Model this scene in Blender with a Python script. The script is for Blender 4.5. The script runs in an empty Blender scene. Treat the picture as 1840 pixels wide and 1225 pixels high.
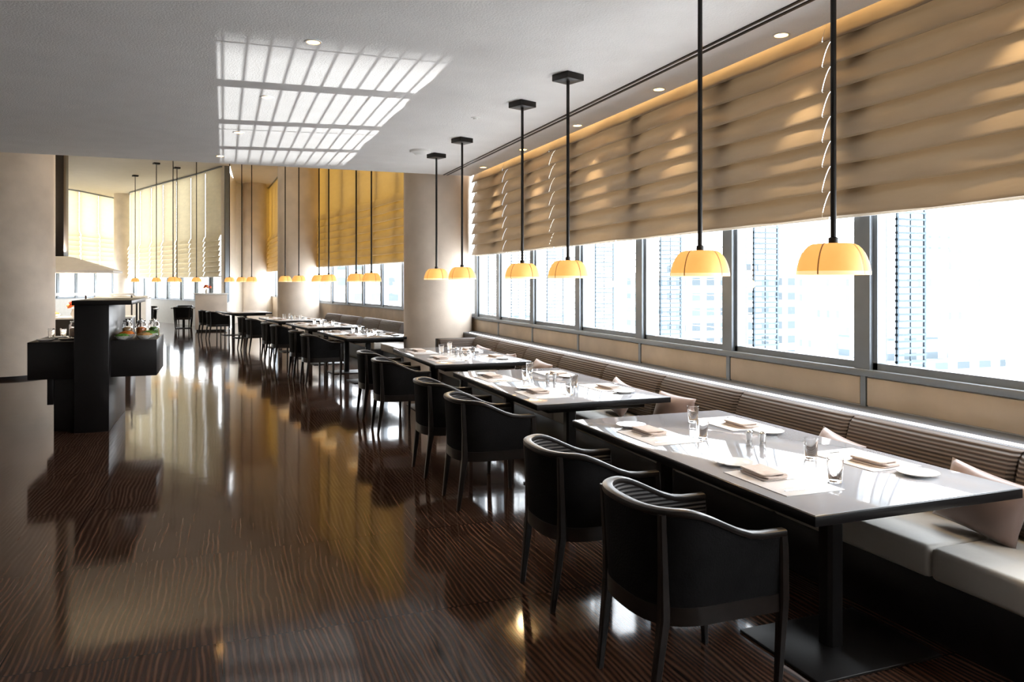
import bpy, bmesh, math, random
from mathutils import Vector, Matrix
random.seed(7)
S = bpy.context.scene
COL = S.collection
S.view_settings.view_transform = 'Standard'
S.view_settings.look = 'None'
S.view_settings.exposure = 0.0

# ------------------------------------------------------------------ materials
def nt(name):
    m = bpy.data.materials.new(name); m.use_nodes = True
    t = m.node_tree
    return m, t, t.nodes["Principled BSDF"]

def mat(name, col, rough=0.5, metal=0.0, noise=0.0, nscale=8.0, bump=0.0, bscale=200.0,
        emis=None, estr=0.0, trans=0.0, ior=1.45, coat=0.0, sheen=0.0, spec=0.5):
    m, t, b = nt(name)
    b.inputs["Roughness"].default_value = rough
    b.inputs["Metallic"].default_value = metal
    b.inputs["IOR"].default_value = ior
    b.inputs["Specular IOR Level"].default_value = spec
    b.inputs["Transmission Weight"].default_value = trans
    b.inputs["Coat Weight"].default_value = coat
    b.inputs["Sheen Weight"].default_value = sheen
    c = (col[0], col[1], col[2], 1)
    b.inputs["Base Color"].default_value = c
    tc = t.nodes.new("ShaderNodeTexCoord")
    if noise > 0:
        n = t.nodes.new("ShaderNodeTexNoise"); n.inputs["Scale"].default_value = nscale
        n.inputs["Detail"].default_value = 5
        t.links.new(tc.outputs["Object"], n.inputs["Vector"])
        r = t.nodes.new("ShaderNodeValToRGB")
        r.color_ramp.elements[0].position = 0.3; r.color_ramp.elements[1].position = 0.7
        r.color_ramp.elements[0].color = tuple(max(0, x*(1-noise)) for x in col)+(1,)
        r.color_ramp.elements[1].color = tuple(min(1, x*(1+noise)) for x in col)+(1,)
        t.links.new(n.outputs["Fac"], r.inputs["Fac"])
        t.links.new(r.outputs["Color"], b.inputs["Base Color"])
    if bump > 0:
        n2 = t.nodes.new("ShaderNodeTexNoise"); n2.inputs["Scale"].default_value = bscale
        t.links.new(tc.outputs["Object"], n2.inputs["Vector"])
        bp = t.nodes.new("ShaderNodeBump"); bp.inputs["Strength"].default_value = bump
        bp.inputs["Distance"].default_value = 0.01
        t.links.new(n2.outputs["Fac"], bp.inputs["Height"])
        t.links.new(bp.outputs["Normal"], b.inputs["Normal"])
    if emis:
        b.inputs["Emission Color"].default_value = (emis[0], emis[1], emis[2], 1)
        b.inputs["Emission Strength"].default_value = estr
    return m

def ribbed(name, c1, c2, period, rough=0.6):
    m, t, b = nt(name)
    tc = t.nodes.new("ShaderNodeTexCoord")
    w = t.nodes.new("ShaderNodeTexWave"); w.bands_direction = 'Z'
    w.inputs["Scale"].default_value = 0.314/period
    t.links.new(tc.outputs["Object"], w.inputs["Vector"])
    r = t.nodes.new("ShaderNodeValToRGB")
    r.color_ramp.elements[0].color = c1+(1,); r.color_ramp.elements[1].color = c2+(1,)
    t.links.new(w.outputs["Fac"], r.inputs["Fac"]); t.links.new(r.outputs["Color"], b.inputs["Base Color"])
    bp = t.nodes.new("ShaderNodeBump"); bp.inputs["Strength"].default_value = 0.8; bp.inputs["Distance"].default_value = 0.006
    t.links.new(w.outputs["Fac"], bp.inputs["Height"]); t.links.new(bp.outputs["Normal"], b.inputs["Normal"])
    b.inputs["Roughness"].default_value = rough
    return m

def fabric(name, col, transl=0.15, tcol=None):
    m, t, b = nt(name)
    tc = t.nodes.new("ShaderNodeTexCoord")
    n = t.nodes.new("ShaderNodeTexNoise"); n.inputs["Scale"].default_value = 3.0; n.inputs["Detail"].default_value = 6
    mp = t.nodes.new("ShaderNodeMapping"); mp.inputs["Scale"].default_value = (1, 1, 4)
    t.links.new(tc.outputs["Object"], mp.inputs["Vector"]); t.links.new(mp.outputs["Vector"], n.inputs["Vector"])
    r = t.nodes.new("ShaderNodeValToRGB")
    r.color_ramp.elements[0].position = 0.3; r.color_ramp.elements[1].position = 0.7
    r.color_ramp.elements[0].color = tuple(x*0.92 for x in col)+(1,)
    r.color_ramp.elements[1].color = tuple(min(1, x*1.06) for x in col)+(1,)
    t.links.new(n.outputs["Fac"], r.inputs["Fac"]); t.links.new(r.outputs["Color"], b.inputs["Base Color"])
    b.inputs["Roughness"].default_value = 0.42
    b.inputs["Sheen Weight"].default_value = 0.1
    n2 = t.nodes.new("ShaderNodeTexNoise"); n2.inputs["Scale"].default_value = 4.0; n2.inputs["Detail"].default_value = 2
    t.links.new(mp.outputs["Vector"], n2.inputs["Vector"])
    bp = t.nodes.new("ShaderNodeBump"); bp.inputs["Strength"].default_value = 0.12; bp.inputs["Distance"].default_value = 0.02
    t.links.new(n2.outputs["Fac"], bp.inputs["Height"]); t.links.new(bp.outputs["Normal"], b.inputs["Normal"])
    tr = t.nodes.new("ShaderNodeBsdfTranslucent")
    tr.inputs["Color"].default_value = (tcol or col)+(1,)
    mx = t.nodes.new("ShaderNodeMixShader"); mx.inputs["Fac"].default_value = transl
    out = t.nodes["Material Output"]
    t.links.new(b.outputs[0], mx.inputs[1]); t.links.new(tr.outputs[0], mx.inputs[2]); t.links.new(mx.outputs[0], out.inputs["Surface"])
    return m

def floor_mat():
    m, t, b = nt("striped_dark_stone")
    L = t.links.new
    tc = t.nodes.new("ShaderNodeTexCoord")
    br = t.nodes.new("ShaderNodeTexBrick"); br.offset = 0.0; br.squash = 1.0
    br.inputs["Color1"].default_value = (0, 0, 0, 1); br.inputs["Color2"].default_value = (1, 1, 1, 1)
    br.inputs["Mortar"].default_value = (0.5, 0.5, 0.5, 1)
    br.inputs["Scale"].default_value = 1.0; br.inputs["Mortar Size"].default_value = 0.0035
    br.inputs["Mortar Smooth"].default_value = 0.0
    br.inputs["Brick Width"].default_value = 0.9; br.inputs["Row Height"].default_value = 1.25
    L(tc.outputs["Object"], br.inputs["Vector"])
    mp = t.nodes.new("ShaderNodeMapping"); mp.inputs["Scale"].default_value = (1, 0.24, 1)
    L(tc.outputs["Object"], mp.inputs["Vector"])
    sc = t.nodes.new("ShaderNodeVectorMath"); sc.operation = 'SCALE'; sc.inputs[3].default_value = 3.7
    L(br.outputs["Color"], sc.inputs[0])
    ad = t.nodes.new("ShaderNodeVectorMath"); ad.operation = 'ADD'
    L(mp.outputs["Vector"], ad.inputs[0]); L(sc.outputs[0], ad.inputs[1])
    w = t.nodes.new("ShaderNodeTexWave"); w.bands_direction = 'X'
    w.inputs["Scale"].default_value = 11.0; w.inputs["Distortion"].default_value = 14.0
    w.inputs["Detail"].default_value = 2.5; w.inputs["Detail Scale"].default_value = 0.38
    L(ad.outputs[0], w.inputs["Vector"])
    n = t.nodes.new("ShaderNodeTexNoise"); n.inputs["Scale"].default_value = 5.0; n.inputs["Detail"].default_value = 6; n.inputs["Distortion"].default_value = 0.8
    mp2 = t.nodes.new("ShaderNodeMapping"); mp2.inputs["Scale"].default_value = (4, 0.8, 1)
    L(ad.outputs[0], mp2.inputs["Vector"]); L(mp2.outputs["Vector"], n.inputs["Vector"])
    mm = t.nodes.new("ShaderNodeMath"); mm.operation = 'MULTIPLY'
    L(w.outputs["Fac"], mm.inputs[0]); L(n.outputs["Fac"], mm.inputs[1])
    r = t.nodes.new("ShaderNodeValToRGB")
    r.color_ramp.elements[0].position = 0.03; r.color_ramp.elements[0].color = (0.030, 0.0145, 0.009, 1)
    r.color_ramp.elements[1].position = 0.65; r.color_ramp.elements[1].color = (0.125, 0.066, 0.042, 1)
    e = r.color_ramp.elements.new(0.3); e.color = (0.056, 0.027, 0.017, 1)
    L(mm.outputs[0], r.inputs["Fac"])
    mx = t.nodes.new("ShaderNodeMix"); mx.data_type = 'RGBA'
    L(br.outputs["Fac"], mx.inputs[0]); L(r.outputs["Color"], mx.inputs[6]); mx.inputs[7].default_value = (0.004, 0.003, 0.003, 1)
    L(mx.outputs[2], b.inputs["Base Color"])
    b.inputs["Roughness"].default_value = 0.075
    b.inputs["IOR"].default_value = 1.28
    n3 = t.nodes.new("ShaderNodeTexNoise"); n3.inputs["Scale"].default_value = 2.2; n3.inputs["Detail"].default_value = 2
    L(tc.outputs["Object"], n3.inputs["Vector"])
    bp = t.nodes.new("ShaderNodeBump"); bp.inputs["Strength"].default_value = 0.05; bp.inputs["Distance"].default_value = 0.02
    L(n3.outputs["Fac"], bp.inputs["Height"]); L(bp.outputs["Normal"], b.inputs["Normal"])
    return m

def facade_mat(name, c1, c2, sx, sy):
    m, t, b = nt(name)
    tc = t.nodes.new("ShaderNodeTexCoord")
    sep = t.nodes.new("ShaderNodeSeparateXYZ"); t.links.new(tc.outputs["Object"], sep.inputs[0])
    a = t.nodes.new("ShaderNodeMath"); a.operation = 'ADD'
    t.links.new(sep.outputs[0], a.inputs[0]); t.links.new(sep.outputs[1], a.inputs[1])
    cb = t.nodes.new("ShaderNodeCombineXYZ"); t.links.new(a.outputs[0], cb.inputs[0]); t.links.new(sep.outputs[2], cb.inputs[1])
    br = t.nodes.new("ShaderNodeTexBrick"); br.offset = 0
    br.inputs["Scale"].default_value = 1; br.inputs["Brick Width"].default_value = sx; br.inputs["Row Height"].default_value = sy
    br.inputs["Mortar Size"].default_value = 0.9
    br.inputs["Color1"].default_value = c1+(1,); br.inputs["Color2"].default_value = tuple(x*1.5 for x in c1)+(1,)
    br.inputs["Mortar"].default_value = c2+(1,)
    t.links.new(cb.outputs[0], br.inputs["Vector"]); t.links.new(br.outputs["Color"], b.inputs["Base Color"])
    b.inputs["Roughness"].default_value = 0.8
    b.inputs["Specular IOR Level"].default_value = 0.1
    return m

def glass_pane_mat():
    m = bpy.data.materials.new("window_glass"); m.use_nodes = True; t = m.node_tree
    t.nodes.remove(t.nodes["Principled BSDF"])
    tr = t.nodes.new("ShaderNodeBsdfTransparent"); tr.inputs["Color"].default_value = (0.95, 0.98, 1, 1)
    g = t.nodes.new("ShaderNodeBsdfGlossy"); g.inputs["Roughness"].default_value = 0.02
    mx = t.nodes.new("ShaderNodeMixShader"); mx.inputs["Fac"].default_value = 0.05
    t.links.new(tr.outputs[0], mx.inputs[1]); t.links.new(g.outputs[0], mx.inputs[2])
    t.links.new(mx.outputs[0], t.nodes["Material Output"].inputs["Surface"])
    return m

M_floor = floor_mat()
M_ceil = mat("ceiling_plaster", (0.82, 0.81, 0.80), 0.85, noise=0.03, nscale=3, bump=0.4, bscale=70)
M_hceil = mat("hall_ceiling_plaster", (0.70, 0.64, 0.54), 0.85, noise=0.03, nscale=3, bump=0.3, bscale=70)
M_wall = mat("pale_plaster", (0.74, 0.71, 0.66), 0.8, noise=0.08, nscale=2, bump=0.1, bscale=60)
M_col = mat("column_plaster", (0.68, 0.59, 0.50), 0.6, noise=0.14, nscale=1.6, bump=0.1, bscale=40)
M_panel = mat("sill_wood_panel", (0.50, 0.40, 0.29), 0.5, noise=0.12, nscale=3)
M_alu = mat("grey_aluminium", (0.22, 0.245, 0.27), 0.4, 0.4, noise=0.05)
M_alud = mat("slat_blue_grey", (0.14, 0.15, 0.17), 0.5, 0.2, noise=0.05)
M_lattice = mat("lattice_pale_blue", (0.10, 0.13, 0.155), 0.7, 0.0, noise=0.05, spec=0.1)
M_black = mat("black_lacquer", (0.009, 0.008, 0.008), 0.32, noise=0.2, nscale=5, spec=0.3)
M_blackm = mat("black_metal", (0.014, 0.012, 0.011), 0.4, 0.3, noise=0.2, nscale=5)
M_chair = mat("dark_chair_upholstery", (0.006, 0.0055, 0.0055), 0.75, noise=0.25, nscale=12, bump=0.15, bscale=120, spec=0.1)
M_chairwood = mat("dark_stained_wood", (0.010, 0.007, 0.0055), 0.33, noise=0.3, nscale=20, spec=0.35)
M_chairrib = ribbed("dark_ribbed_upholstery", (0.008, 0.007, 0.007), (0.035, 0.03, 0.028), 0.018)
M_top = mat("pale_reflection_top", (0.42, 0.43, 0.46), 0.04, noise=0.05, nscale=2, ior=1.9)  # pale base stands in for window light mirrored by the dark top
M_backrib = ribbed("brown_ribbed_fabric", (0.042, 0.030, 0.024), (0.115, 0.085, 0.068), 0.02)
M_seat = mat("cream_leather", (0.47, 0.44, 0.395), 0.4, noise=0.06, nscale=4, bump=0.1, bscale=30)
M_pillow = mat("mauve_satin", (0.24, 0.165, 0.14), 0.38, noise=0.1, nscale=5, sheen=0.3, bump=0.3, bscale=9)
M_mat = mat("placemat_linen", (0.80, 0.77, 0.76), 0.75, noise=0.03, bump=0.2, bscale=400)
M_napkin = mat("napkin_cotton", (0.58, 0.49, 0.44), 0.85, noise=0.06, bump=0.3, bscale=60)
M_china = mat("white_china", (0.78, 0.76, 0.72), 0.12, noise=0.02)
M_steel = mat("polished_steel", (0.7, 0.7, 0.7), 0.15, 1.0, noise=0.03)
M_glassw = mat("clear_glass", (1, 1, 1), 0.0, trans=1.0, ior=1.45)
M_shade = mat("amber_fabric_shade", (0.6, 0.34, 0.12), 0.6, noise=0.1, emis=(1.0, 0.50, 0.12), estr=0.88)
M_shaderim = mat("cream_shade_rim", (0.8, 0.65, 0.4), 0.6, noise=0.03, emis=(1.0, 0.72, 0.33), estr=0.9)
M_rib = mat("shade_rib_brown", (0.25, 0.12, 0.04), 0.5, noise=0.1, emis=(0.5, 0.22, 0.06), estr=0.35)
M_bulb = mat("warm_lamp_emitter", (1, 0.8, 0.5), 0.5, emis=(1, 0.52, 0.16), estr=28.0)
M_led = mat("white_led_diffuser", (1, 1, 1), 0.5, emis=(1.0, 0.97, 0.92), estr=1.4)
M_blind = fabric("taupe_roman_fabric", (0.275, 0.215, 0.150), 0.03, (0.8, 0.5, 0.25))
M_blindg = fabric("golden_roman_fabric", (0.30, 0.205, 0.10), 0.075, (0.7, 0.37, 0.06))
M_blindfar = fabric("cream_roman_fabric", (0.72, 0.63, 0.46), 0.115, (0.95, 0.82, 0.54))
M_cove = mat("golden_cove", (0.6, 0.40, 0.18), 0.6, noise=0.1)  # one even golden base colour for the cove surfaces
M_white = mat("white_paint", (0.8, 0.8, 0.78), 0.5, noise=0.03)
M_cream = mat("cream_plaster", (0.82, 0.77, 0.68), 0.6, noise=0.04)
M_glass = glass_pane_mat()
M_fac1 = facade_mat("tower_facade", (0.065, 0.080, 0.090), (0.30, 0.31, 0.32), 4.0, 3.6)
M_fac2 = facade_mat("pale_tower_facade", (0.085, 0.10, 0.11), (0.4, 0.4, 0.4), 2.6, 3.2)
M_green = mat("salad_green", (0.10, 0.25, 0.03), 0.6, noise=0.5, nscale=30, bump=0.6, bscale=40)
M_orange = mat("orange_fruit", (0.8, 0.22, 0.03), 0.5, noise=0.3, nscale=30, bump=0.3, bscale=40)
M_red = mat("red_flower", (0.6, 0.05, 0.03), 0.5, noise=0.3, nscale=30)
M_bread = mat("bread_crust", (0.5, 0.28, 0.10), 0.7, noise=0.3, nscale=20, bump=0.3, bscale=50)

# ------------------------------------------------------------------ helpers
def link(o): COL.objects.link(o); return o

def mesh_obj(name, verts, faces, material, smooth=False, parent=None):
    me = bpy.data.meshes.new(name); me.from_pydata([tuple(v) for v in verts], [], faces)
    bm = bmesh.new(); bm.from_mesh(me); bmesh.ops.recalc_face_normals(bm, faces=bm.faces); bm.to_mesh(me); bm.free()
    me.materials.append(material)
    if smooth:
        for p in me.polygons: p.use_smooth = True
        try: me.set_sharp_from_angle(angle=math.radians(40))
        except Exception: pass
    o = bpy.data.objects.new(name, me); link(o)
    if parent: o.parent = parent
    return o

def box(name, lo, hi, material, bevel=0.0, parent=None, segs=2):
    bm = bmesh.new(); bmesh.ops.create_cube(bm, size=1)
    for v in bm.verts:
        v.co = Vector([(lo[i]+hi[i])/2 + v.co[i]*(hi[i]-lo[i]) for i in range(3)])
    if bevel > 0:
        bmesh.ops.bevel(bm, geom=list(bm.edges), offset=bevel, segments=segs, affect='EDGES', profile=0.5)
    me = bpy.data.meshes.new(name); bm.to_mesh(me); bm.free()
    me.materials.append(material)
    if bevel > 0:
        for p in me.polygons: p.use_smooth = True
        try: me.set_sharp_from_angle(angle=math.radians(45))
        except Exception: pass
    o = bpy.data.objects.new(name, me); link(o)
    if parent: o.parent = parent
    return o

def boxes(name, lst, material, parent=None):
    V, F = [], []
    for lo, hi in lst:
        b = len(V)
        for x in (lo[0], hi[0]):
            for y in (lo[1], hi[1]):
                for z in (lo[2], hi[2]): V.append((x, y, z))
        F += [[b+i for i in f] for f in ([0,1,3,2],[4,6,7,5],[0,4,5,1],[2,3,7,6],[0,2,6,4],[1,5,7,3])]
    return mesh_obj(name, V, F, material, parent=parent)

def lathe(name, prof, material, seg=32, parent=None, loc=(0, 0, 0)):
    V, F = [], []
    n = len(prof)
    for i in range(seg):
        a = 2*math.pi*i/seg
        for r, z in prof: V.append((loc[0]+r*math.cos(a), loc[1]+r*math.sin(a), loc[2]+z))
    for i in range(seg):
        j = (i+1) % seg
        for k in range(n-1): F.append([i*n+k, j*n+k, j*n+k+1, i*n+k+1])
    if prof[0][0] > 1e-6: F.append([i*n for i in range(seg)][::-1])
    if prof[-1][0] > 1e-6: F.append([i*n+n-1 for i in range(seg)])
    me = bpy.data.meshes.new(name); me.from_pydata(V, [], F)
    bm = bmesh.new(); bm.from_mesh(me)
    bmesh.ops.remove_doubles(bm, verts=bm.verts, dist=1e-5)
    bmesh.ops.recalc_face_normals(bm, faces=bm.faces); bm.to_mesh(me); bm.free()
    me.materials.append(material)
    for p in me.polygons: p.use_smooth = True
    try: me.set_sharp_from_angle(angle=math.radians(40))
    except Exception: pass
    o = bpy.data.objects.new(name, me); link(o)
    if parent: o.parent = parent
    return o

def rings(name, rs, material, closed=True, parent=None, smooth=True, cap=True):
    V, F = [], []
    n = len(rs[0])
    for r in rs: V += r
    for i in range(len(rs)-1):
        for k in range(n if closed else n-1):
            l = (k+1) % n
            F.append([i*n+k, i*n+l, (i+1)*n+l, (i+1)*n+k])
    if cap and closed:
        F.append(list(range(n))[::-1]); F.append([(len(rs)-1)*n+k for k in range(n)])
    return mesh_obj(name, V, F, material, smooth, parent)

def prism(name, secs, material, parent=None):
    rs = []
    for x, y, z, w in secs:
        h = w/2; c = h*0.35
        rs.append([(x+a, y+b, z) for a, b in ((-h+c,-h),(h-c,-h),(h,-h+c),(h,h-c),(h-c,h),(-h+c,h),(-h,h-c),(-h,-h+c))])
    return rings(name, rs, material, parent=parent, smooth=False)

def slab(name, outline, z0, z1, material):
    return rings(name, [[(x, y, z0) for x, y in outline], [(x, y, z1) for x, y in outline]], material, smooth=False)

def thing(name, loc, rz=0.0, label=None, category=None, group=None):
    e = bpy.data.objects.new(name, None); link(e); e.empty_display_size = 0.1
    e.location = loc; e.rotation_euler = (0, 0, rz)
    tag(e, label, category, group)
    return e

def tag(o, label=None, category=None, group=None):
    if label: o["label"] = label
    if category: o["category"] = category
    if group: o["group"] = group
    return o

def dup(src, loc, rz=0.0, label=None, group=None, _parent=None):
    c = src.copy(); COL.objects.link(c)
    if _parent is None:
        c.location = loc; c.rotation_euler = (0, 0, rz)
        if label: c["label"] = label
        if group: c["group"] = group
    else:
        c.parent = _parent
    for ch in src.children: dup(ch, None, 0, _parent=c)
    return c

def structure(o): o["kind"] = "structure"; return o
def sm(t): t = max(0, min(1, t)); return t*t*(3-2*t)

# ------------------------------------------------------------------ camera
TH = math.radians(20.6)
cam = bpy.data.cameras.new("camera"); co = bpy.data.objects.new("camera", cam); link(co)
co.location = (0, 0, 1.65); co.rotation_euler = (math.radians(90), 0, -TH)
cam.sensor_width = 36; cam.lens = 36*1377/1840.0; cam.shift_y = -105.5/1840.0
cam.clip_end = 600
S.camera = co
def px(x, D):
    k = (x-920)/1377.0
    return (D*(k*math.cos(TH)+math.sin(TH)), D*(math.cos(TH)-k*math.sin(TH)))

# ------------------------------------------------------------------ world
w = bpy.data.worlds.new("sky"); S.world = w; w.use_nodes = True
bg = w.node_tree.nodes["Background"]
tcw = w.node_tree.nodes.new("ShaderNodeTexCoord"); spw = w.node_tree.nodes.new("ShaderNodeSeparateXYZ")
rw = w.node_tree.nodes.new("ShaderNodeValToRGB")
w.node_tree.links.new(tcw.outputs["Generated"], spw.inputs[0])
mrw = w.node_tree.nodes.new("ShaderNodeMapRange"); mrw.inputs[1].default_value = -1; mrw.inputs[2].default_value = 1
w.node_tree.links.new(spw.outputs[2], mrw.inputs[0]); w.node_tree.links.new(mrw.outputs[0], rw.inputs["Fac"])
rw.color_ramp.elements[0].color = (0.90, 0.90, 0.90, 1); rw.color_ramp.elements[1].color = (0.91, 0.95, 1, 1)
w.node_tree.links.new(rw.outputs["Color"], bg.inputs["Color"])
bg.inputs["Strength"].default_value = 14.0

# ------------------------------------------------------------------ room shell
CZ, HZ, YE = 3.39, 5.7, 12.0
poly = [(4.0, 12.3), (3.85, 15), (3.5, 18), (3.05, 20.5), (2.6, 23), (2.2, 27), (1.95, 34.5)]
poly2 = [(0.05, 28.5), (-1.03, 31.4), (-2.17, 34.1), (-3.8, 38.2), (-4.2, 41.2)]
poly3 = [(-5.0, 41.2), (-6.1, 38.4), (-7.2, 36.6)]
outl = [(-7.2, -3.2), (4.14, -3.2), (4.14, 12.3)]+[(x+0.14, y) for x, y in poly[1:]]+[(1.9, 34.65), (0.4, 33.15), (0.2, 28.5)]
outl += [(x+0.13, y+0.06) for x, y in poly2[1:]]+[(-5.1, 41.3), (-6.2, 38.5), (-7.2, 36.8)]
structure(slab("floor", outl, -0.2, 0.0, M_floor))
i0 = [k for k, p in enumerate(outl) if p == (4.14, 12.3)][0]
structure(slab("ceiling", [(-7.2, YE-0.02), (4.14, YE-0.02)]+outl[i0:], HZ, HZ+0.2, M_hceil))
structure(box("ceiling", (-7.2, -3.2, CZ), (3.80, YE, CZ+0.35), M_ceil))
structure(box("ceiling", (3.80, -3.2, CZ+0.22), (4.25, YE, CZ+0.35), M_cove))
structure(box("wall_bulkhead", (-7.2, YE-0.15, CZ+0.35), (4.2, YE, HZ), M_ceil))
structure(box("wall_west", (-7.4, -3.2, 0), (-7.2, 36.8, HZ), M_wall))
structure(box("wall_south", (-7.2, -3.4, 0), (4.2, -3.2, CZ+0.35), M_wall))
structure(boxes("trim_1", [((3.315, -3, CZ-0.008), (3.340, YE, CZ+0.01)), ((3.375, -3, CZ-0.008), (3.400, YE, CZ+0.01))], M_black))

def segxf(p0, p1):
    dx, dy = p1[0]-p0[0], p1[1]-p0[1]
    L = math.hypot(dx, dy)
    return L, math.atan2(-dx, dy)

wcount = [0]
def window(p0, p1, z0, z1, lattice=True, wires=False, mw=0.13):
    wcount[0] += 1
    L, a = segxf(p0, p1)
    f = boxes("window_%d" % wcount[0], [
        ((-0.03, -mw/2, z0), (0.12, mw/2, z1)),
        ((0.0, mw/2, z0), (0.07, mw/2+0.035, z1)),
        ((0.0, L-mw/2-0.035, z0), (0.07, L-mw/2, z1)),
        ((0.0, mw/2, z0), (0.07, L-mw/2, z0+0.05)),
        ((0.0, mw/2, z1-0.05), (0.07, L-mw/2, z1))], M_alu)
    f.location = (p0[0], p0[1], 0); f.rotation_euler = (0, 0, a); structure(f)
    g = mesh_obj("glass", [(0.035, mw/2, z0), (0.035, L-mw/2, z0), (0.035, L-mw/2, z1), (0.035, mw/2, z1)], [[0,1,2,3]], M_glass, parent=f)
    if lattice:
        lst = [((0.15, L-0.12, z0), (0.165, L-0.105, 2.4)), ((0.39, L-0.12, z0), (0.405, L-0.105, 2.4)), ((0.27, L-0.118, z0), (0.277, L-0.108, 2.4))]
        z = z0
        while z < 2.4:
            lst.append(((0.15, L-0.125, z), (0.405, L-0.10, z+0.014))); z += 0.045
        boxes("louver_screen", lst, M_lattice, parent=f)
    if wires:
        lst = []; z = 0.66
        while z < 2.0:
            lst.append(((0.50, 0.0, z), (0.508, L, z+0.008))); z += 0.078
        boxes("stripe_shadow_rods", lst, M_white, parent=f)  # added rods that cast the thin stripes in the ceiling light patches
    return f

def wallbox(name, p0, p1, z0, z1, x0, x1, material, bevel=0.0, ext=0.0):
    L, a = segxf(p0, p1)
    o = box(name, (x0, -ext, z0), (x1, L+ext, z1), material, bevel)
    o.location = (p0[0], p0[1], 0); o.rotation_euler = (0, 0, a)
    return structure(o)

def blind(p0, p1, ztop, zbot, zfold, nf, depth, material, seed, label, off=-0.09, nseg=36, group="roman blinds", g=0.002, g1=None):
    rnd = random.Random(seed)
    if g1 is None: g1 = g
    L, a = segxf(p0, p1)
    prof = []
    if ztop > zfold+0.05:
        nn = 5
        for i in range(nn):
            prof.append((ztop+(zfold-ztop)*i/nn, 0.006, -1, 0))
    fh = (zfold-zbot)/nf
    base = [(0, .004), (.06, .012), (.2, .024), (.4, .036), (.6, .046), (.8, .054), (1.0, .061), (1.08, .063), (1.13, .060), (1.13, .054), (1.05, .040), (0.95, .016), (0.93, 0.0)]
    for i in range(nf):
        for t, o in (base if i < nf-1 else base[:-3]):
            prof.append((zfold-(i+t)*fh, o/0.06*depth, i, t))
    ph = [[rnd.uniform(0, 6.28) for _ in range(4)] for _ in range(nf+1)]
    am = [rnd.uniform(0.3, 1.0) for _ in range(nf+1)]
    V, F = [], []
    for k in range(nseg+1):
        u = k/nseg
        for z, o, i, t in prof:
            dz = 0; do = 0
            if i >= 0:
                def dis(q):
                    p = ph[q]
                    return -0.008*am[q]*math.sin(math.pi*u)+math.sin(math.pi*u)*(0.003*math.sin(7*u+p[0])+0.001*math.sin(19*u+p[1]))
                tt = min(t, 1)
                dz = (dis(i)*(1-tt) + dis(i+1)*tt)
                p = ph[i+1]
                do = depth*(0.11*math.sin(5*u+p[2])+0.035*math.sin(15*u+p[3]))*sm(o/depth if depth else 0)*sm(min(u, 1-u)*8)
            V.append((off-o-do, g+(L-g-g1)*u, z+dz))
    n = len(prof)
    for k in range(nseg):
        for j in range(n-1): F.append([k*n+j, (k+1)*n+j, (k+1)*n+j+1, k*n+j+1])
    o = mesh_obj("roman_blind", V, F, material, smooth=True)
    for p in o.data.polygons: p.use_smooth = True
    try: o.data.set_sharp_from_angle(angle=math.radians(60))
    except Exception: pass
    o.location = (p0[0], p0[1], 0); o.rotation_euler = (0, 0, a)
    tag(o, label, "window blind", group)
    box("headrail", (off-0.03, 0.0, ztop-0.03), (off+0.03, L, ztop+0.02), M_alu, parent=o)
    box("bottom_bar", (off-0.022, 0.01, zbot-0.035), (off-0.004, L-0.01, zbot+0.02), M_white, parent=o)
    return o

WX = 4.0
mull = [-3.2, -1.93, -0.46, 1.0, 2.48, 3.95, 5.41, 6.88, 8.34, 9.80, 11.2, 12.3]
for i in range(len(mull)-1):
    window((WX, mull[i]), (WX, mull[i+1]), 1.07, 3.45, lattice=True, wires=(5 < mull[i] < 11.25))
structure(box("wall_east", (WX+0.0, -3.2, 0), (WX+0.14, 12.3, 1.03), M_wall))
structure(box("wall_east", (WX+0.0, -3.2, 3.45), (WX+0.14, 12.3, 3.75), M_cove))
structure(box("trim_2", (WX-0.045, -3.2, 1.03), (WX+0.1, 12.3, 1.075), M_alu, 0.004))
structure(box("trim_3", (3.70, -3.2, 0.0), (WX, 12.3, 0.80), M_black, 0.0))
structure(box("trim_4", (3.70, -3.2, 0.80), (WX, 12.3, 0.825), M_alud, 0.003))
for i in range(len(mull)-1):
    structure(box("trim_5", (WX-0.018, mull[i]+0.03, 0.835), (WX+0.0, mull[i+1]-0.03, 1.02), M_panel, 0.004))
    structure(box("trim_6", (WX-0.022, mull[i]-0.022, 0.826), (WX, mull[i]+0.022, 1.03), M_alu))

bl = [-1.9, -.35, 1.15, 2.67, 4.2, 5.75, 7.3, 8.95, 10.7, 12.2]
leak = {4.2: 0.002, 8.95: 0.001, 10.7: 0.006}
for i in range(len(bl)-1):
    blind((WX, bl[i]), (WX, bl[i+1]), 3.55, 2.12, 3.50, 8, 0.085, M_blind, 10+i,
          "taupe fabric roman blind with soft horizontal folds, half raised", off=-0.045, g=leak.get(bl[i], -0.002), g1=leak.get(bl[i+1], -0.002))

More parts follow.
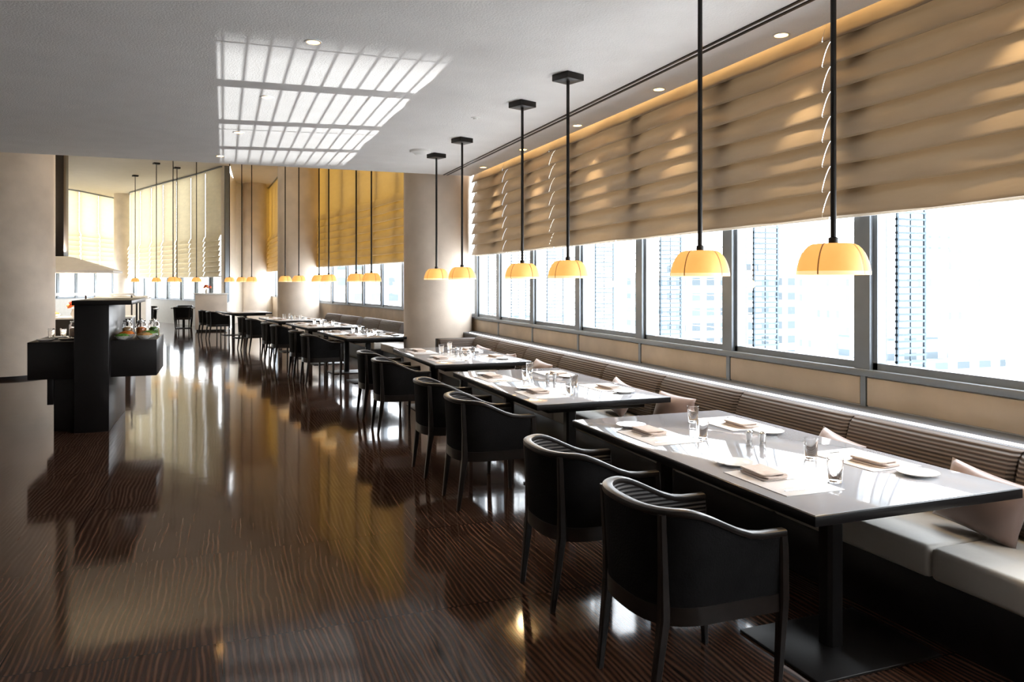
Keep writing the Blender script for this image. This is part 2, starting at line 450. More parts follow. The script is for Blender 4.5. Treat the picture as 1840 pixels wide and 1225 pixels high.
def far_run(pts, zs, zb, zf, material, low_mat, label, grp, seed0, depth=0.09, nf=8, bay=1.5, g=0.002):
    sd = seed0
    for a, b in zip(pts[:-1], pts[1:]):
        L, ang = segxf(a, b)
        wallbox("wall_northeast", a, b, 0, zs-0.03, 0.0, 0.14, low_mat, ext=0.03)
        wallbox("trim_7", a, b, zs-0.03, zs, -0.04, 0.1, M_alu, ext=0.02)
        n = max(1, round(L/bay))
        for i in range(n):
            q0 = (a[0]+(b[0]-a[0])*i/n, a[1]+(b[1]-a[1])*i/n); q1 = (a[0]+(b[0]-a[0])*(i+1)/n, a[1]+(b[1]-a[1])*(i+1)/n)
            window(q0, q1, zs, HZ, lattice=False)
            sd += 1
            blind(q0, q1, HZ-0.03, zb, zf, nf, depth, material, sd, label, off=-0.14, nseg=12, group=grp, g=g)
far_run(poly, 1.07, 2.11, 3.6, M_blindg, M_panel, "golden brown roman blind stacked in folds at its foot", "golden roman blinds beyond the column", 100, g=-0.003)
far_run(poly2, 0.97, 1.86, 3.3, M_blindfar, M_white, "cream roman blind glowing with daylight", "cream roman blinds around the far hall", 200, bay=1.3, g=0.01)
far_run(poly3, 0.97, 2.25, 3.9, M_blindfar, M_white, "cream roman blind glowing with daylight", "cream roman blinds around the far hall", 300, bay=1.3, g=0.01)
wallbox("wall_niche", (1.95, 34.5), (0.45, 33.0), 0, HZ, 0, 0.15, M_cream)
wallbox("wall_niche", (0.45, 33.0), (0.05, 28.5), 0, HZ, 0, 0.15, M_cream)
wallbox("wall_niche", (-4.2, 41.2), (-5.0, 41.2), 0, HZ, 0, 0.15, M_cream)

# ------------------------------------------------------------------ columns
def column(x, y, r, h, label):
    e = thing("column", (x, y, 0), 0, label, "column", "round plaster columns")
    lathe("shaft", [(r, 0.0), (r, 0.5), (r, h*0.5), (r, h)], M_col, 64, e)
    lathe("base_ring", [(r+0.004, 0.0), (r+0.02, 0.0), (r+0.02, 0.05), (r+0.004, 0.055)], M_black, 64, e)
    return e
column(3.40, 12.62, 0.575, HZ, "round beige plaster column beside the end of the banquette")
column(2.0, 22.7, 0.575, HZ, "round beige plaster column by the golden blinds")
column(1.19, 33.3, 0.46, HZ, "round beige plaster column by the far window wall")
column(-4.3, 39.3, 0.42, HZ, "slim pale plaster column between cream blinds")
c0 = px(18, 13.55)
column(c0[0], c0[1], 0.69, HZ, "large round plaster column near the kitchen hood")

# ------------------------------------------------------------------ dining chair
def upath(n_arm=6, n_arc=26, hw=0.275):
    pts = []
    for i in range(n_arm): pts.append((0.27-0.33*i/n_arm, -hw))
    for i in range(n_arc+1):
        a = math.pi*i/n_arc
        s, c = math.sin(a), math.cos(a)
        pts.append((-0.06-0.24*abs(s)**0.74, -hw*(1 if c > 0 else -1)*abs(c)**0.74))
    for i in range(n_arm): pts.append((-0.06+0.33*(i+1)/n_arm, hw))
    return pts
UP = upath()
def normals(pts):
    out = []
    for i in range(len(pts)):
        a = pts[max(0, i-1)]; b = pts[min(len(pts)-1, i+1)]
        dx, dy = b[0]-a[0], b[1]-a[1]; l = math.hypot(dx, dy)
        out.append((dy/l, -dx/l))
    o2 = []
    for (x, y), (nx, ny) in zip(pts, out):
        if nx*(x-0.1)+ny*y < 0: nx, ny = -nx, -ny
        o2.append((nx, ny))
    return o2
UN = normals(UP)
def topz(x): return 0.665+0.118*sm((0.16-x)/0.36)
def flare(z): return 0.02*max(0, (z-0.42))/0.36
def make_chair(loc, rz, label, group):
    e = thing("dining_chair", loc, rz, label, "chair", group)
    def shell(name, o0, o1, material, z0=0.40):
        n = 7
        cols = []
        for (x, y), (nx, ny) in zip(UP, UN):
            zt = topz(x)-0.008
            col = []
            for k in range(n):
                z = z0+(zt-z0)*k/(n-1); d = o0+flare(z)
                col.append((x+nx*d, y+ny*d, z))
            for k in range(n-1, -1, -1):
                z = z0+(zt-z0)*k/(n-1); d = o1+flare(z)
                col.append((x+nx*d, y+ny*d, z))
            cols.append(col)
        return rings(name, cols, material, parent=e)
    shell("backrest_outer", 0.0, -0.014, M_chair)
    shell("backrest_padding", -0.0145, -0.036, M_chairrib, 0.43)
    rs = []
    for (x, y), (nx, ny) in zip(UP, UN):
        z = topz(x); d = flare(z)-0.016
        cx, cy = x+nx*d, y+ny*d
        sec = []
        for k in range(10):
            a = 2*math.pi*k/10
            u = 0.024*math.copysign(abs(math.cos(a))**0.6, math.cos(a)); v = 0.015*math.copysign(abs(math.sin(a))**0.6, math.sin(a))
            sec.append((cx+nx*u, cy+ny*u, z+v))
        rs.append(sec)
    rings("top_rail", rs, M_chairwood, parent=e)
    def inset(d): return [(x+nx*d, y+ny*d) for (x, y), (nx, ny) in zip(UP, UN)]
    A = inset(0.004)
    rings("seat_rail", [[(x, y, 0.355) for x, y in A], [(x, y, 0.425) for x, y in A]], M_chairwood, parent=e)
    B, C = inset(-0.042), inset(-0.06)
    B[0] = (0.275, B[0][1]); B[-1] = (0.275, B[-1][1])
    rings("seat", [[(x, y, 0.426) for x, y in B], [(x, y, 0.47) for x, y in B], [(x, y, 0.485) for x, y in C]], M_chair, parent=e)
    for s in (-1, 1):
        prism("leg", [(0.262, s*0.245, 0.0, 0.026), (0.266, s*0.272, 0.40, 0.042), (0.262, s*0.275, 0.60, 0.040), (0.258, s*0.275, 0.672, 0.036)], M_chairwood, e)
        prism("leg", [(-0.292, s*0.212, 0.0, 0.026), (-0.245, s*0.222, 0.38, 0.044), (-0.250, s*0.226, 0.55, 0.034), (-0.262, s*0.236, topz(-0.25)-0.005, 0.028)], M_chairwood, e)
    return e

LC = "black upholstered tub armchair with dark wood legs at a dining table"
GC = "black tub armchairs along the tables"
chair0 = make_chair((1.80, 2.73, 0), 0, LC, GC)
tables = [(2.70, 3.45, 0), (2.72, 6.30, 0), (2.72, 9.20, 0), (2.30, 13.55, 6), (1.98, 16.65, 7), (1.57, 19.7, 9), (0.55, 24.9, 13)]
chairs_xy = [(1.83, 3.72, 0), (1.88, 5.52, 0), (1.88, 6.52, 0), (1.86, 8.48, 0), (1.86, 9.48, 0)]
for x, y, r in chairs_xy:
    dup(chair0, (x, y, 0), math.radians(r+random.uniform(-2, 2)))
for tx, ty, r in tables[3:]:
    a = math.radians(r)
    for dy in (-0.52, 0.52):
        x = tx-0.86*math.cos(a)-dy*math.sin(a); y = ty-0.86*math.sin(a)+dy*math.cos(a)
        dup(chair0, (x, y, 0), a)
# ------------------------------------------------------------------ tables
def make_table(loc, rz, label, group):
    e = thing("dining_table", loc, rz, label, "table", group)
    box("table_top", (-0.57, -1.1, 0.706), (0.57, 1.1, 0.747), M_black, 0.003, e)
    box("reflection_sheet", (-0.564, -1.094, 0.7465), (0.564, 1.094, 0.75), M_top, 0.001, e)  # added sheet; window reflections are put into its pale colour
    box("under_frame", (-0.42, -0.95, 0.655), (0.42, 0.95, 0.706), M_black, 0.003, e)
    for s in (-1, 1):
        prism("leg", [(-0.12, s*0.70, 0.012, 0.085), (-0.12, s*0.70, 0.655, 0.085)], M_black, e)
        box("base_plate", (-0.42, s*0.70-0.26, 0.0), (0.26, s*0.70+0.26, 0.013), M_blackm, 0.003, e)
    return e
LT = "long black dining table with mirror-polished top set for four"
t0 = make_table((tables[0][0], tables[0][1], 0), 0, LT, "long dining tables")
for x, y, r in tables[1:]:
    dup(t0, (x, y, 0), math.radians(r))

# ------------------------------------------------------------------ tableware
def place(src, base, lx, ly, z, rz=0.0, **k):
    bx, by, r = base; a = math.radians(r)
    return dup(src, (bx+lx*math.cos(a)-ly*math.sin(a), by+lx*math.sin(a)+ly*math.cos(a), z), a+rz, **k)

TZ = 0.7505
pm = box("placemat", (-0.155, -0.22, 0), (0.155, 0.22, 0.003), M_mat, 0.0012)
tag(pm, "pale linen rectangular placemat on a polished table", "placemat", "linen placemats")
pl = lathe("side_plate", [(0.0, 0.004), (0.045, 0.004), (0.05, 0.0), (0.055, 0.0), (0.06, 0.006), (0.09, 0.014), (0.092, 0.017), (0.088, 0.017), (0.058, 0.010), (0.0, 0.008)], M_china, 36)
tag(pl, "small white china side plate beside a placemat", "plate", "white side plates")
def make_napkin():
    V, F = [], []
    for (z0, dx, dy, s) in ((0.0, 0, 0, 1.0), (0.0095, 0.006, -0.004, 0.97), (0.019, -0.004, 0.006, 0.93)):
        b = len(V)
        for (sc, z) in ((0.96, z0), (1.0, z0+0.004), (0.96, z0+0.0085), (0.5, z0+0.0095)):
            for k in range(28):
                a = 2*math.pi*k/28
                c, si = math.cos(a), math.sin(a)
                x = 0.070*s*sc*math.copysign(abs(c)**0.35, c); y = 0.105*s*sc*math.copysign(abs(si)**0.35, si)
                V.append((x+dx, y+dy, z+0.0018*math.sin(a*3+z0*300)))
        for i in range(3):
            for k in range(28):
                l = (k+1) % 28
                F.append([b+i*28+k, b+i*28+l, b+(i+1)*28+l, b+(i+1)*28+k])
        F.append([b+3*28+k for k in range(28)]); F.append([b+k for k in range(28)][::-1])
    o = mesh_obj("napkin", V, F, M_napkin, True)
    return tag(o, "folded beige cotton napkin on a placemat", "napkin", "folded napkins")
nk = make_napkin()
def make_fork():
    L = [((-0.003, -0.09, 0.001), (0.003, 0.03, 0.004)), ((-0.011, 0.03, 0.001), (0.011, 0.05, 0.004))]
    for i in range(4): L.append(((-0.011+i*0.0062, 0.05, 0.001), (-0.011+i*0.0062+0.0035, 0.09, 0.0035)))
    o = boxes("fork", L, M_steel)
    return tag(o, "polished steel fork on a placemat", "fork", "forks")
def make_knife():
    V = [(-0.005, -0.1, 0), (0.005, -0.1, 0), (0.004, 0.0, 0), (0.009, 0.01, 0), (0.009, 0.08, 0), (0.002, 0.105, 0), (-0.004, 0.1, 0), (-0.004, 0.0, 0)]
    n = len(V); W = [(x, y, 0.001) for x, y, z in V]+[(x*0.8, y, 0.0045) for x, y, z in V]
    F = [list(range(n))[::-1], [n+i for i in range(n)]]+[[i, (i+1) % n, n+(i+1) % n, n+i] for i in range(n)]
    return tag(mesh_obj("knife", W, F, M_steel), "polished steel table knife on a placemat", "knife", "table knives")
fk, kn = make_fork(), make_knife()
gl = lathe("water_glass", [(0.0, 0.0), (0.027, 0.0), (0.030, 0.004), (0.037, 0.105), (0.0355, 0.106), (0.029, 0.012), (0.0, 0.010)], M_glassw, 28)
tag(gl, "clear water tumbler standing on the table", "glass", "water tumblers")
def make_shaker():
    o = lathe("salt_shaker", [(0.0, 0.0), (0.018, 0.0), (0.019, 0.004), (0.0155, 0.03), (0.0165, 0.062), (0.019, 0.066), (0.018, 0.080), (0.010, 0.088), (0.0, 0.089)], M_steel, 24)
    return tag(o, "polished steel salt or pepper shaker in mid table", "shaker", "salt and pepper shakers")
sh = make_shaker()
protos = [pm, pl, nk, fk, kn, gl, sh]
for ti, b in enumerate(tables[:6]):
    near = ti < 3
    for side in (-1, 1):
        for sy in (-1, 1):
            cx = side*0.335
            j = lambda s=0.012: random.uniform(-s, s)
            rz = 0 if side < 0 else math.pi
            fl = 1 if side < 0 else -1
            cy = sy*0.53-fl*0.10
            place(pm, b, cx, cy, TZ, j(0.02))
            place(nk, b, cx-0.01+j(), cy+fl*0.10+j(), TZ+0.0035, j(0.15)+0.1)
            place(pl, b, cx+j(), cy+fl*0.34+j(), TZ, j(0.2))
            place(gl, b, side*0.12+j(0.02), cy-fl*0.12+j(0.03), TZ)
            if near:
                place(fk, b, cx-0.01, cy+fl*0.005, TZ+0.003, rz+j(0.1)+math.pi/2)
                place(kn, b, cx-0.01, cy-fl*0.16, TZ+0.003, rz+j(0.1)+math.pi/2)
    place(sh, b, 0.0, 0.03, TZ); place(sh, b, 0.045, -0.025, TZ)
for p in protos:
    if p is not gl: bpy.data.objects.remove(p)

# ------------------------------------------------------------------ banquettes
def make_banquette(loc, rz, L, label, end=True, seg=1.08, group="upholstered banquettes"):
    e = thing("banquette", loc, rz, label, "bench", group)
    box("base", (0.06, 0.0, 0.0), (0.68, L, 0.30), M_black, 0.003, e)
    n = max(1, round(L/seg)); s = L/n
    for i in range(n):
        box("seat_cushion", (0.0, i*s+0.004, 0.302), (0.56, (i+1)*s-0.004, 0.45), M_seat, 0.025, e, 3)
        rs = []
        for (yy, k) in ((i*s+0.005, 0.85), (i*s+0.03, 1.0), (i*s+s/2, 1.03), ((i+1)*s-0.03, 1.0), ((i+1)*s-0.005, 0.85)):
            rs.append([(0.70, yy, 0.452), (0.70-0.20*k, yy, 0.452), (0.70-0.225*k, yy, 0.50), (0.70-0.20*k, yy, 0.62),
                       (0.70-0.165*k, yy, 0.74), (0.70-0.14*k, yy, 0.80), (0.70-0.10*k, yy, 0.825+0.01*k), (0.70-0.05*k, yy, 0.825+0.01*k), (0.70, yy, 0.81)])
        rings("back_cushion", rs, M_backrib, parent=e)
    if end:
        box("end_panel", (0.02, L+0.0, 0.0), (0.70, L+0.13, 0.80), M_backrib, 0.03, e, 3)
        box("end_base", (0.0, L+0.13, 0.0), (0.70, L+0.17, 0.80), M_black, 0.004, e)
    return e
make_banquette((2.995, -0.6, 0), 0, 11.7, "long banquette with cream leather seat and brown ribbed back")
for (bx, by, r, L) in ((3.0, 13.2, 3.2, 1.9), (2.80, 15.3, 6.6, 2.7), (2.40, 18.1, 9.5, 2.6)):
    make_banquette((bx, by, 0), math.radians(r), L, "short banquette with cream seat and brown ribbed back under golden blinds", end=False)
led = box("led_light_strip", (3.732, -3.0, 0.825), (3.740, 11.9, 0.839), M_led)
tag(led, "thin white light strip along the ledge behind the banquette", "light", "ledge lighting")

def make_pillow():
    V, F = [], []
    n = 18
    for side in (1, -1):
        for i in range(n+1):
            for k in range(n+1):
                u, v = -1+2*i/n, -1+2*k/n
                t = ((1-abs(u)**2.4)*(1-abs(v)**2.4))**0.55
                pin = 1-0.07*(1-abs(u)**2)*abs(v)**3
                pin2 = 1-0.07*(1-abs(v)**2)*abs(u)**3
                V.append((side*0.075*t*(1+0.08*math.sin(5*u+3*v)), 0.21*u*pin2, 0.15*v*pin))
    m = (n+1)*(n+1)
    for s in (0, 1):
        for i in range(n):
            for k in range(n):
                q = [s*m+i*(n+1)+k, s*m+(i+1)*(n+1)+k, s*m+(i+1)*(n+1)+k+1, s*m+i*(n+1)+k+1]
                F.append(q if s == 0 else q[::-1])
    me = bpy.data.meshes.new("throw_pillow"); me.from_pydata(V, [], F)
    bm = bmesh.new(); bm.from_mesh(me); bmesh.ops.remove_doubles(bm, verts=bm.verts, dist=1e-5); bmesh.ops.recalc_face_normals(bm, faces=bm.faces); bm.to_mesh(me); bm.free()
    me.materials.append(M_pillow)
    for p in me.polygons: p.use_smooth = True
    o = bpy.data.objects.new("throw_pillow", me); link(o)
    return tag(o, "mauve satin throw pillow leaning on the ribbed banquette back", "pillow", "satin throw pillows")
pw = make_pillow()
for i, (y, tilt, yaw) in enumerate([(2.62, 0.16, 0.1), (3.55, 0.10, -0.15), (5.3, 0.05, 0.2), (6.2, 0.12, -0.1), (8.05, 0.1, 0.1), (9.1, -0.1, -0.1), (10.2, 0.1, 0.2)]):
    o = pw if i == 0 else dup(pw, (0, 0, 0))
    o.location = (3.37, y, 0.605); o.rotation_euler = (tilt, 0.30, yaw)

# ------------------------------------------------------------------ pendants
def make_shade(parent, z0):
    W, H = 0.150, 0.148
    def rad(phi):
        c, s = abs(math.cos(phi)), abs(math.sin(phi))
        r = (c**3.0+s**3.0)**(-1/3.0)
        gg = min(abs(((phi/(math.pi/2))+0.5) % 1-0.5), 1)
        r *= 1-0.03*math.exp(-(gg/0.05)**2)
        return r
    prof = [(1.0, 0.0), (1.0, 0.12), (0.98, 0.28), (0.945, 0.42), (0.90, 0.56), (0.84, 0.70), (0.76, 0.83), (0.67, 0.93), (0.57, 0.985), (0.45, 1.0), (0.10, 1.0)]
    seg = 96
    def surf(name, pr, material, sc=1.0):
        rs = []
        for k, h in pr:
            rs.append([(W*k*sc*rad(2*math.pi*i/seg)*math.cos(2*math.pi*i/seg), W*k*sc*rad(2*math.pi*i/seg)*math.sin(2*math.pi*i/seg), z0+H*h) for i in range(seg)])
        return rings(name, rs, material, parent=parent, cap=False)
    surf("lamp_shade", prof[1:], M_shade)
    surf("shade_rim", [(0.93, 0.0), (1.005, 0.0), (1.005, 0.12)], M_shaderim)
    lathe("diffuser", [(0.0, 0.01), (0.135, 0.01), (0.135, 0.014), (0.0, 0.014)], M_shaderim, 24, parent, (0, 0, z0))
    V, F = [], []
    for q in range(4):
        a = q*math.pi/2; ca, sa = math.cos(a), math.sin(a); b = len(V)
        for k, h in prof:
            rr = W*k*rad(a)+0.003; zz = z0+H*h+0.002
            for t in (-0.0035, 0.0035): V.append((rr*ca-t*sa, rr*sa+t*ca, zz))
        for i in range(len(prof)-1): F.append([b+2*i, b+2*i+1, b+2*i+3, b+2*i+2])
    mesh_obj("shade_ribs", V, F, M_rib, parent=parent)

def make_pendant(x, y, zc, zb, r, label):
    e = thing("pendant_lamp", (x, y, 0), r, label, "lamp", "amber pendant lamps")
    make_shade(e, zb)
    lathe("rod", [(0.0135, zb+0.148), (0.0135, zc-0.05)], M_blackm, 14, e)
    lathe("collar", [(0.022, zb+0.146), (0.022, zb+0.175), (0.012, zb+0.18)], M_blackm, 16, e)
    box("canopy", (-0.095, -0.095, zc-0.055), (0.095, 0.095, zc), M_blackm, 0.004, e)
    return e
LP = "amber domed pendant lamp on a long black rod"
P0 = make_pendant(2.70, 2.86, CZ, 1.685, 0.35, LP)
for x, y in ((2.58, 3.77), (2.70, 5.85), (2.70, 6.90), (2.70, 8.90), (2.70, 10.10)):
    dup(P0, (x, y, 0), 0.35)
P1 = make_pendant(2.34, 13.0, HZ, 1.66, 0.35, "amber domed pendant lamp on an extra long rod")
for x, y in ((2.26, 14.1), (2.02, 16.1), (1.95, 17.2), (1.69, 19.1), (1.46, 20.3), (0.78, 24.3), (0.52, 25.4), (0.17, 26.5),
             px(353, 25), px(318, 27), px(281, 26), px(311, 23), px(243, 29)):
    dup(P1, (x, y, 0), 0.35)
def light(name, typ, loc, energy, color, rot=(0, 0, 0), **kw):
    l = bpy.data.lights.new(name, typ); l.energy = energy; l.color = color
    for k, v in kw.items(): setattr(l, k, v)
    o = bpy.data.objects.new(name, l); link(o); o.location = loc; o.rotation_euler = rot
    return o
for x, y in ((2.70, 2.86), (2.58, 3.77), (2.70, 5.85), (2.70, 6.9), (2.70, 8.9), (2.70, 10.1)):
    light("pendant_bulb_light", 'POINT', (x, y, 1.63), 6, (1, 0.7, 0.38), shadow_soft_size=0.05)

# ------------------------------------------------------------------ ceiling fittings
def make_downlight(x, y, z, label="recessed warm ceiling downlight with slim round trim"):
    e = thing("ceiling_downlight", (x, y, z), 0, label, "light", "recessed ceiling downlights")
    lathe("trim_ring", [(0.045, 0.0), (0.062, 0.0), (0.060, -0.006), (0.047, -0.006), (0.045, 0.0)], M_white, 28, e)
    lathe("lens", [(0.0, -0.002), (0.044, -0.002), (0.044, 0.0), (0.0, 0.0)], M_bulb, 24, e)
    return e
d0 = make_downlight(0.605, 5.7, CZ)
for x, y in ((0.38, 7.55), (0.16, 9.45), (-0.05, 11.3), (0.8, 3.8)):
    dup(d0, (x, y, CZ))
    light("downlight_beam", 'SPOT', (x, y, CZ-0.02), 25, (1, 0.72, 0.42), spot_size=math.radians(60), spot_blend=0.8, shadow_soft_size=0.04)
for y in (-0.55, 1.1, 2.73, 4.38, 6.0, 7.7, 9.35, 11.0):
    dup(d0, (3.67, y, CZ), label="recessed downlight washing the roman blinds")
    light("wallwash_beam", 'SPOT', (3.67, y, CZ-0.02), 60, (1, 0.74, 0.42), rot=(0, math.radians(-5), 0), spot_size=math.radians(58), spot_blend=0.8, shadow_soft_size=0.04)
sp = lathe("ceiling_speaker", [(0.0, -0.055), (0.05, -0.062), (0.075, -0.055), (0.10, -0.035), (0.135, -0.03), (0.142, -0.02), (0.14, 0.0), (0.0, 0.0)], M_white, 40)
sp.location = (2.43, 9.9, CZ); tag(sp, "white round ceiling speaker with protruding centre", "speaker")
sk = lathe("ceiling_sensor", [(0.0, -0.02), (0.02, -0.02), (0.03, -0.006), (0.05, -0.004), (0.05, 0.0), (0.0, 0.0)], M_white, 28)
sk.location = (2.49, 7.72, CZ); tag(sk, "small flat white round ceiling sensor", "sensor")

# ------------------------------------------------------------------ buffet station
e = thing("buffet_station", (-1.36, 9.5, 0), 0, "black lacquer buffet station with cantilevered counter and tall slab", "buffet counter")
box("tall_slab", (-0.17, 0.0, 0.0), (0.17, 1.5, 1.40), M_black, 0.004, e)
box("top_shelf", (-0.19, -0.03, 1.40), (0.40, 1.55, 1.45), M_black, 0.004, e)
box("counter_box", (-0.64, 0.14, 0.585), (0.64, 1.2, 0.995), M_black, 0.004, e)
box("plinth", (-0.40, 0.2, 0.0), (0.12, 1.1, 0.585), M_black, 0.004, e)
box("plinth_step", (-0.46, 0.18, 0.30), (-0.40, 1.1, 0.585), M_black, 0.004, e)
prism("shelf_post", [(0.36, 1.3, 0.6, 0.02), (0.36, 1.3, 1.40, 0.02)], M_blackm, e)
prism("shelf_post", [(0.36, 0.9, 0.995, 0.02), (0.36, 0.9, 1.40, 0.02)], M_blackm, e)
BX, BY, BZ = -1.36, 9.5, 0.995
def bowl(x, y, z, r, fill, label, tilt=0):
    e = thing("serving_bowl", (x, y, z), 0, label, "bowl", "serving bowls on the buffet")
    lathe("bowl", [(0.0, 0.0), (r*0.5, 0.0), (r*0.8, r*0.25), (r, r*0.5), (r*0.97, r*0.5), (r*0.75, r*0.27), (0.0, r*0.08)], M_china, 28, e)
    bm = bmesh.new(); bmesh.ops.create_icosphere(bm, subdivisions=4, radius=1)
    rr = random.Random(x*10+y)
    ph = [rr.uniform(0, 6) for _ in range(3)]
    for v in bm.verts:
        n = 1+0.10*math.sin(9*v.co.x+ph[0])*math.sin(8*v.co.y+ph[1])+0.05*math.sin(17*v.co.z+ph[2]+11*v.co.x)
        v.co = Vector((v.co.x*r*0.85*n, v.co.y*r*0.85*n, r*0.45+v.co.z*r*0.36*n))
    me = bpy.data.meshes.new("food"); bm.to_mesh(me); bm.free(); me.materials.append(fill)
    for p in me.polygons: p.use_smooth = True
    o = bpy.data.objects.new("food", me); link(o); o.parent = e
    o["kind"] = "stuff"
    return e
bowl(BX+0.27, BY+0.28, BZ, 0.085, M_green, "white bowl heaped with green salad on the buffet")
bowl(BX+0.50, BY+0.29, BZ, 0.095, M_bread, "white bowl of bread pieces on the buffet")
bowl(BX+0.29, BY+0.53, BZ, 0.10, M_orange, "white bowl of orange fruit on the buffet")
bowl(BX+0.52, BY+0.55, BZ, 0.10, M_green, "white bowl heaped with green salad on the buffet")
for i, (dx, dy) in enumerate(((-0.5, 0.32), (-0.30, 0.38), (-0.42, 0.62))):
    p = lathe("serving_plate", [(0.0, 0.006), (0.06, 0.0), (0.075, 0.0), (0.12, 0.02), (0.118, 0.023), (0.07, 0.008), (0.0, 0.01)], M_china, 32)
    p.location = (BX+dx, BY+dy, BZ); p.scale = (0.75, 0.75, 1); tag(p, "white serving plate on the black buffet", "plate", "serving plates on the buffet")
def jar(x, y, z, fill, label):
    e = thing("food_jar", (x, y, z), 0, label, "jar", "glass jars on the buffet")
    lathe("glass_body", [(0.0, 0.0), (0.055, 0.0), (0.06, 0.01), (0.06, 0.15), (0.045, 0.17), (0.045, 0.18), (0.042, 0.18), (0.042, 0.168), (0.056, 0.148), (0.056, 0.012), (0.0, 0.006)], M_glassw, 28, e)
    lathe("contents", [(0.0, 0.014), (0.052, 0.014), (0.053, 0.10), (0.04, 0.112), (0.0, 0.115)], fill, 24, e)
    lathe("lid", [(0.0, 0.181), (0.048, 0.181), (0.048, 0.195), (0.012, 0.2), (0.014, 0.215), (0.0, 0.218)], M_steel, 24, e)
jar(BX+0.27, BY+0.80, BZ, M_bread, "clear lidded jar of cereal on the black buffet")
jar(BX+0.42, BY+0.80, BZ, M_orange, "clear lidded jar of orange preserve on the buffet")
jar(BX+0.56, BY+0.80, BZ, M_green, "clear lidded jar of green pickles on the buffet")
jar(BX-0.30, BY+0.85, BZ, M_bread, "clear lidded jar of cereal on the black buffet")
for i, (dx, dy) in enumerate(((0.25, 1.02), (0.36, 1.05), (0.47, 1.02), (0.57, 1.06), (-0.44, 0.98), (-0.55, 0.9))):
    dup(gl, (BX+dx, BY+dy, BZ), label="clear tumbler waiting on the black buffet", group="tumblers on the buffet")
bpy.data.objects.remove(gl)

# kitchen hood and counters behind
hx, hy = px(150, 15.5)
e = thing("kitchen_hood", (hx, hy, 0), 0, "pale tapered extractor hood with tall dark duct", "extractor hood")
box("duct", (-0.72, -0.3, 2.1), (-0.30, 0.2, HZ), M_chairwood, 0.004, e)
V = [(-1.0, -0.7, 1.84), (0.62, -0.7, 1.84), (0.62, 0.8, 1.84), (-1.0, 0.8, 1.84), (-1.0, -0.7, 1.88), (0.62, -0.7, 1.88), (0.62, 0.8, 1.88), (-1.0, 0.8, 1.88),
     (-0.8, -0.35, 2.16), (-0.22, -0.35, 2.16), (-0.22, 0.5, 2.16), (-0.8, 0.5, 2.16)]
F = [[0,3,2,1],[0,1,5,4],[1,2,6,5],[2,3,7,6],[3,0,4,7],[4,5,9,8],[5,6,10,9],[6,7,11,10],[7,4,8,11],[8,9,10,11]]
mesh_obj("canopy", V, F, M_white, parent=e)
light("hood_light", 'AREA', (hx-0.2, hy, 1.82), 60, (1, 0.85, 0.65), size=0.8)
sx, sy = hx, hy
e = thing("kitchen_counter", (sx, sy, 0), 0, "dark kitchen counter with white top and upper shelf", "counter")
box("cabinet_body", (-0.9, -0.4, 0.0), (0.9, 0.5, 0.92), M_black, 0.004, e)
box("worktop", (-0.93, -0.43, 0.92), (0.93, 0.53, 0.96), M_white, 0.004, e)
box("upper_shelf", (-0.9, 0.1, 1.38), (0.9, 0.45, 1.42), M_white, 0.004, e)
for x in (-0.85, 0.0, 0.85):
    prism("shelf_post", [(x, 0.28, 0.96, 0.03), (x, 0.28, 1.38, 0.03)], M_blackm, e)
bowl(sx-0.5, sy-0.2, 0.96, 0.13, M_orange, "white bowl of orange fruit on the kitchen counter")
bowl(sx+0.3, sy-0.2, 0.96, 0.12, M_bread, "white bowl of bread rolls on the kitchen counter")
wx, wy = px(222, 17.5)
e = thing("service_counter", (wx, wy, 0), 0, "white service counter standing on the dark floor", "counter")
box("counter_body", (-0.5, -0.4, 0.05), (0.5, 0.9, 1.28), M_white, 0.01, e)
box("counter_plinth", (-0.46, -0.36, 0.0), (0.46, 0.86, 0.05), M_black, 0.0, e)
box("counter_top", (-0.54, -0.44, 1.28), (0.54, 0.94, 1.33), M_china, 0.006, e)
e = thing("host_counter", (-0.40, 27.9, 0), 0, "pale host counter holding a small flower arrangement", "counter")
box("counter_body", (-0.5, -0.25, 0.06), (0.5, 0.25, 1.24), M_col, 0.01, e)
box("counter_plinth", (-0.46, -0.21, 0.0), (0.46, 0.21, 0.06), M_black, 0.0, e)
box("counter_top", (-0.54, -0.29, 1.24), (0.54, 0.29, 1.28), M_white, 0.006, e)
def flowers(x, y, z, s=1.0):
    e = thing("flower_vase", (x, y, z), 0, "small vase with red and orange flowers", "flower vase")
    lathe("vase", [(0.0, 0.0), (0.04*s, 0.0), (0.06*s, 0.06*s), (0.035*s, 0.13*s), (0.045*s, 0.15*s), (0.03*s, 0.13*s)], M_china, 20, e)
    for i in range(9):
        a = i*2.4; r = 0.02+0.03*(i % 3)
        bm = bmesh.new(); bmesh.ops.create_icosphere(bm, subdivisions=2, radius=0.04*s)
        for v in bm.verts: v.co = v.co*(1+0.25*math.sin(v.co.x*200)*math.cos(v.co.y*170))+Vector((r*s*1.6*math.cos(a), r*s*1.6*math.sin(a), s*(0.20+0.02*(i % 4))))
        me = bpy.data.meshes.new("bloom"); bm.to_mesh(me); bm.free(); me.materials.append(M_red if i % 2 else M_orange)
        o = bpy.data.objects.new("bloom", me); link(o); o.parent = e
flowers(-0.55, 27.9, 1.28)
flowers(hx-0.12, hy-0.27, 0.96, 1.1)

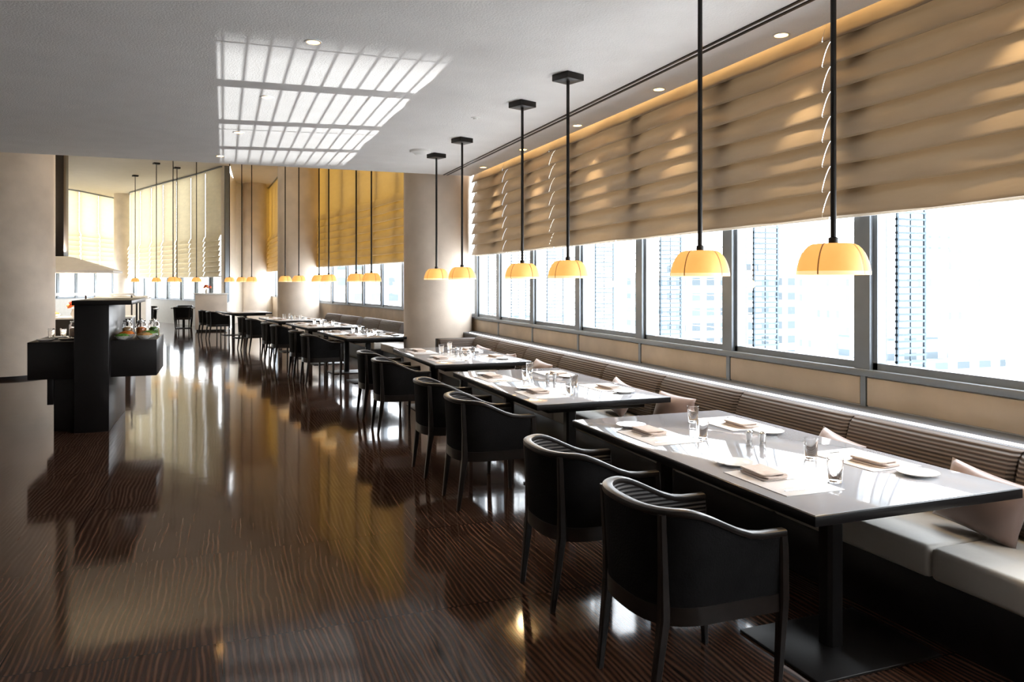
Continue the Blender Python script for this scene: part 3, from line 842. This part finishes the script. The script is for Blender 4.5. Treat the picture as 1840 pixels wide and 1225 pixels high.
def small_table(x, y):
    e = thing("bistro_table", (x, y, 0), 0, "square dark dining table in the bright hall", "table", "square tables in the bright hall")
    box("table_top", (-0.4, -0.4, 0.71), (0.4, 0.4, 0.75), M_top, 0.003, e)
    prism("leg", [(0, 0, 0.02, 0.08), (0, 0, 0.71, 0.08)], M_black, e)
    box("base_plate", (-0.25, -0.25, 0), (0.25, 0.25, 0.02), M_black, 0.003, e)
    return e
st = None
for (x, D, sides) in ((262, 26.5, (-1,)), (330, 27.5, (1,))):
    X, Y = px(x, D)
    if st is None: st = small_table(X, Y)
    else: dup(st, (X, Y, 0))
    for s in sides:
        dup(chair0, (X+s*0.75, Y, 0), 0 if s < 0 else math.pi, label="black tub armchair at a square table in the bright hall", group="chairs in the bright hall")
    dup(chair0, (X, Y-0.78, 0), math.pi/2, label="black tub armchair at a square table in the bright hall", group="chairs in the bright hall")
    dup(chair0, (X, Y+0.78, 0), -math.pi/2, label="black tub armchair at a square table in the bright hall", group="chairs in the bright hall")

# ------------------------------------------------------------------ city outside
bl_list = [(95, 20, 24, 20, -8, M_fac1), (110, 52, 26, 22, 0, M_fac2), (90, 84, 22, 18, -9, M_fac1), (130, 120, 30, 24, 8, M_fac2),
           (75, -20, 22, 26, -12, M_fac2), (120, 170, 36, 30, 4, M_fac1), (60, 150, 26, 26, -8, M_fac2), (30, 190, 30, 26, 8, M_fac1), (-40, 200, 40, 26, 2, M_fac2)]
for i, (x, y, sx_, sy_, top, m) in enumerate(bl_list):
    o = boxes("office_tower", [((-sx_/2, -sy_/2, -90), (sx_/2, sy_/2, top)), ((-sx_/4, -sy_/4, top), (sx_/4, sy_/4, top+3))], m)
    o.location = (x, y, 0)
    tag(o, "pale city office tower with gridded facade in bright haze", "building", "city towers outside")

# ------------------------------------------------------------------ lights
def portal(p0, p1, z0, z1, off=0.16):
    L, a = segxf(p0, p1)
    l = bpy.data.lights.new("daylight_portal", 'AREA'); l.shape = 'RECTANGLE'; l.size = z1-z0; l.size_y = L; l.cycles.is_portal = True
    o = bpy.data.objects.new("daylight_portal", l); link(o)
    nx, ny = math.cos(a), math.sin(a)
    cx, cy = (p0[0]+p1[0])/2+nx*off, (p0[1]+p1[1])/2+ny*off
    zl = Vector((nx, ny, 0)); yl = Vector((-ny, nx, 0)); xl = yl.cross(zl)
    o.matrix_world = Matrix.Translation((cx, cy, (z0+z1)/2)) @ Matrix((xl, yl, zl)).transposed().to_4x4()
portal((WX, -3.2), (WX, 12.3), 1.07, 3.45)
for a, b in list(zip(poly[:-1], poly[1:]))+list(zip(poly2[:-1], poly2[1:]))+list(zip(poly3[:-1], poly3[1:])):
    portal(a, b, 1.0, HZ)

d = Vector((-1, 0.13, 0.57)).normalized()
tgt = Vector((4.0, 8.3, 1.6)); src = tgt-d*27
q = d.to_track_quat('-Z', 'Y')
o = light("reflected_sun_glint", 'SPOT', src, 70000, (1, 0.98, 0.95), spot_size=math.radians(12.0), spot_blend=0.5, shadow_soft_size=0.04)
o.rotation_euler = q.to_euler()

light("cove_light", 'AREA', (3.86, 4.6, 3.58), 26, (1, 0.62, 0.25), shape='RECTANGLE', size=0.04, size_y=15)
light("hall_ceiling_fill", 'AREA', (hx+0.1, hy+0.1, 2.25), 170, (1, 0.84, 0.60), rot=(math.pi, 0, 0), size=0.5)  # added fill lamp above the hood, brightens the hall ceiling
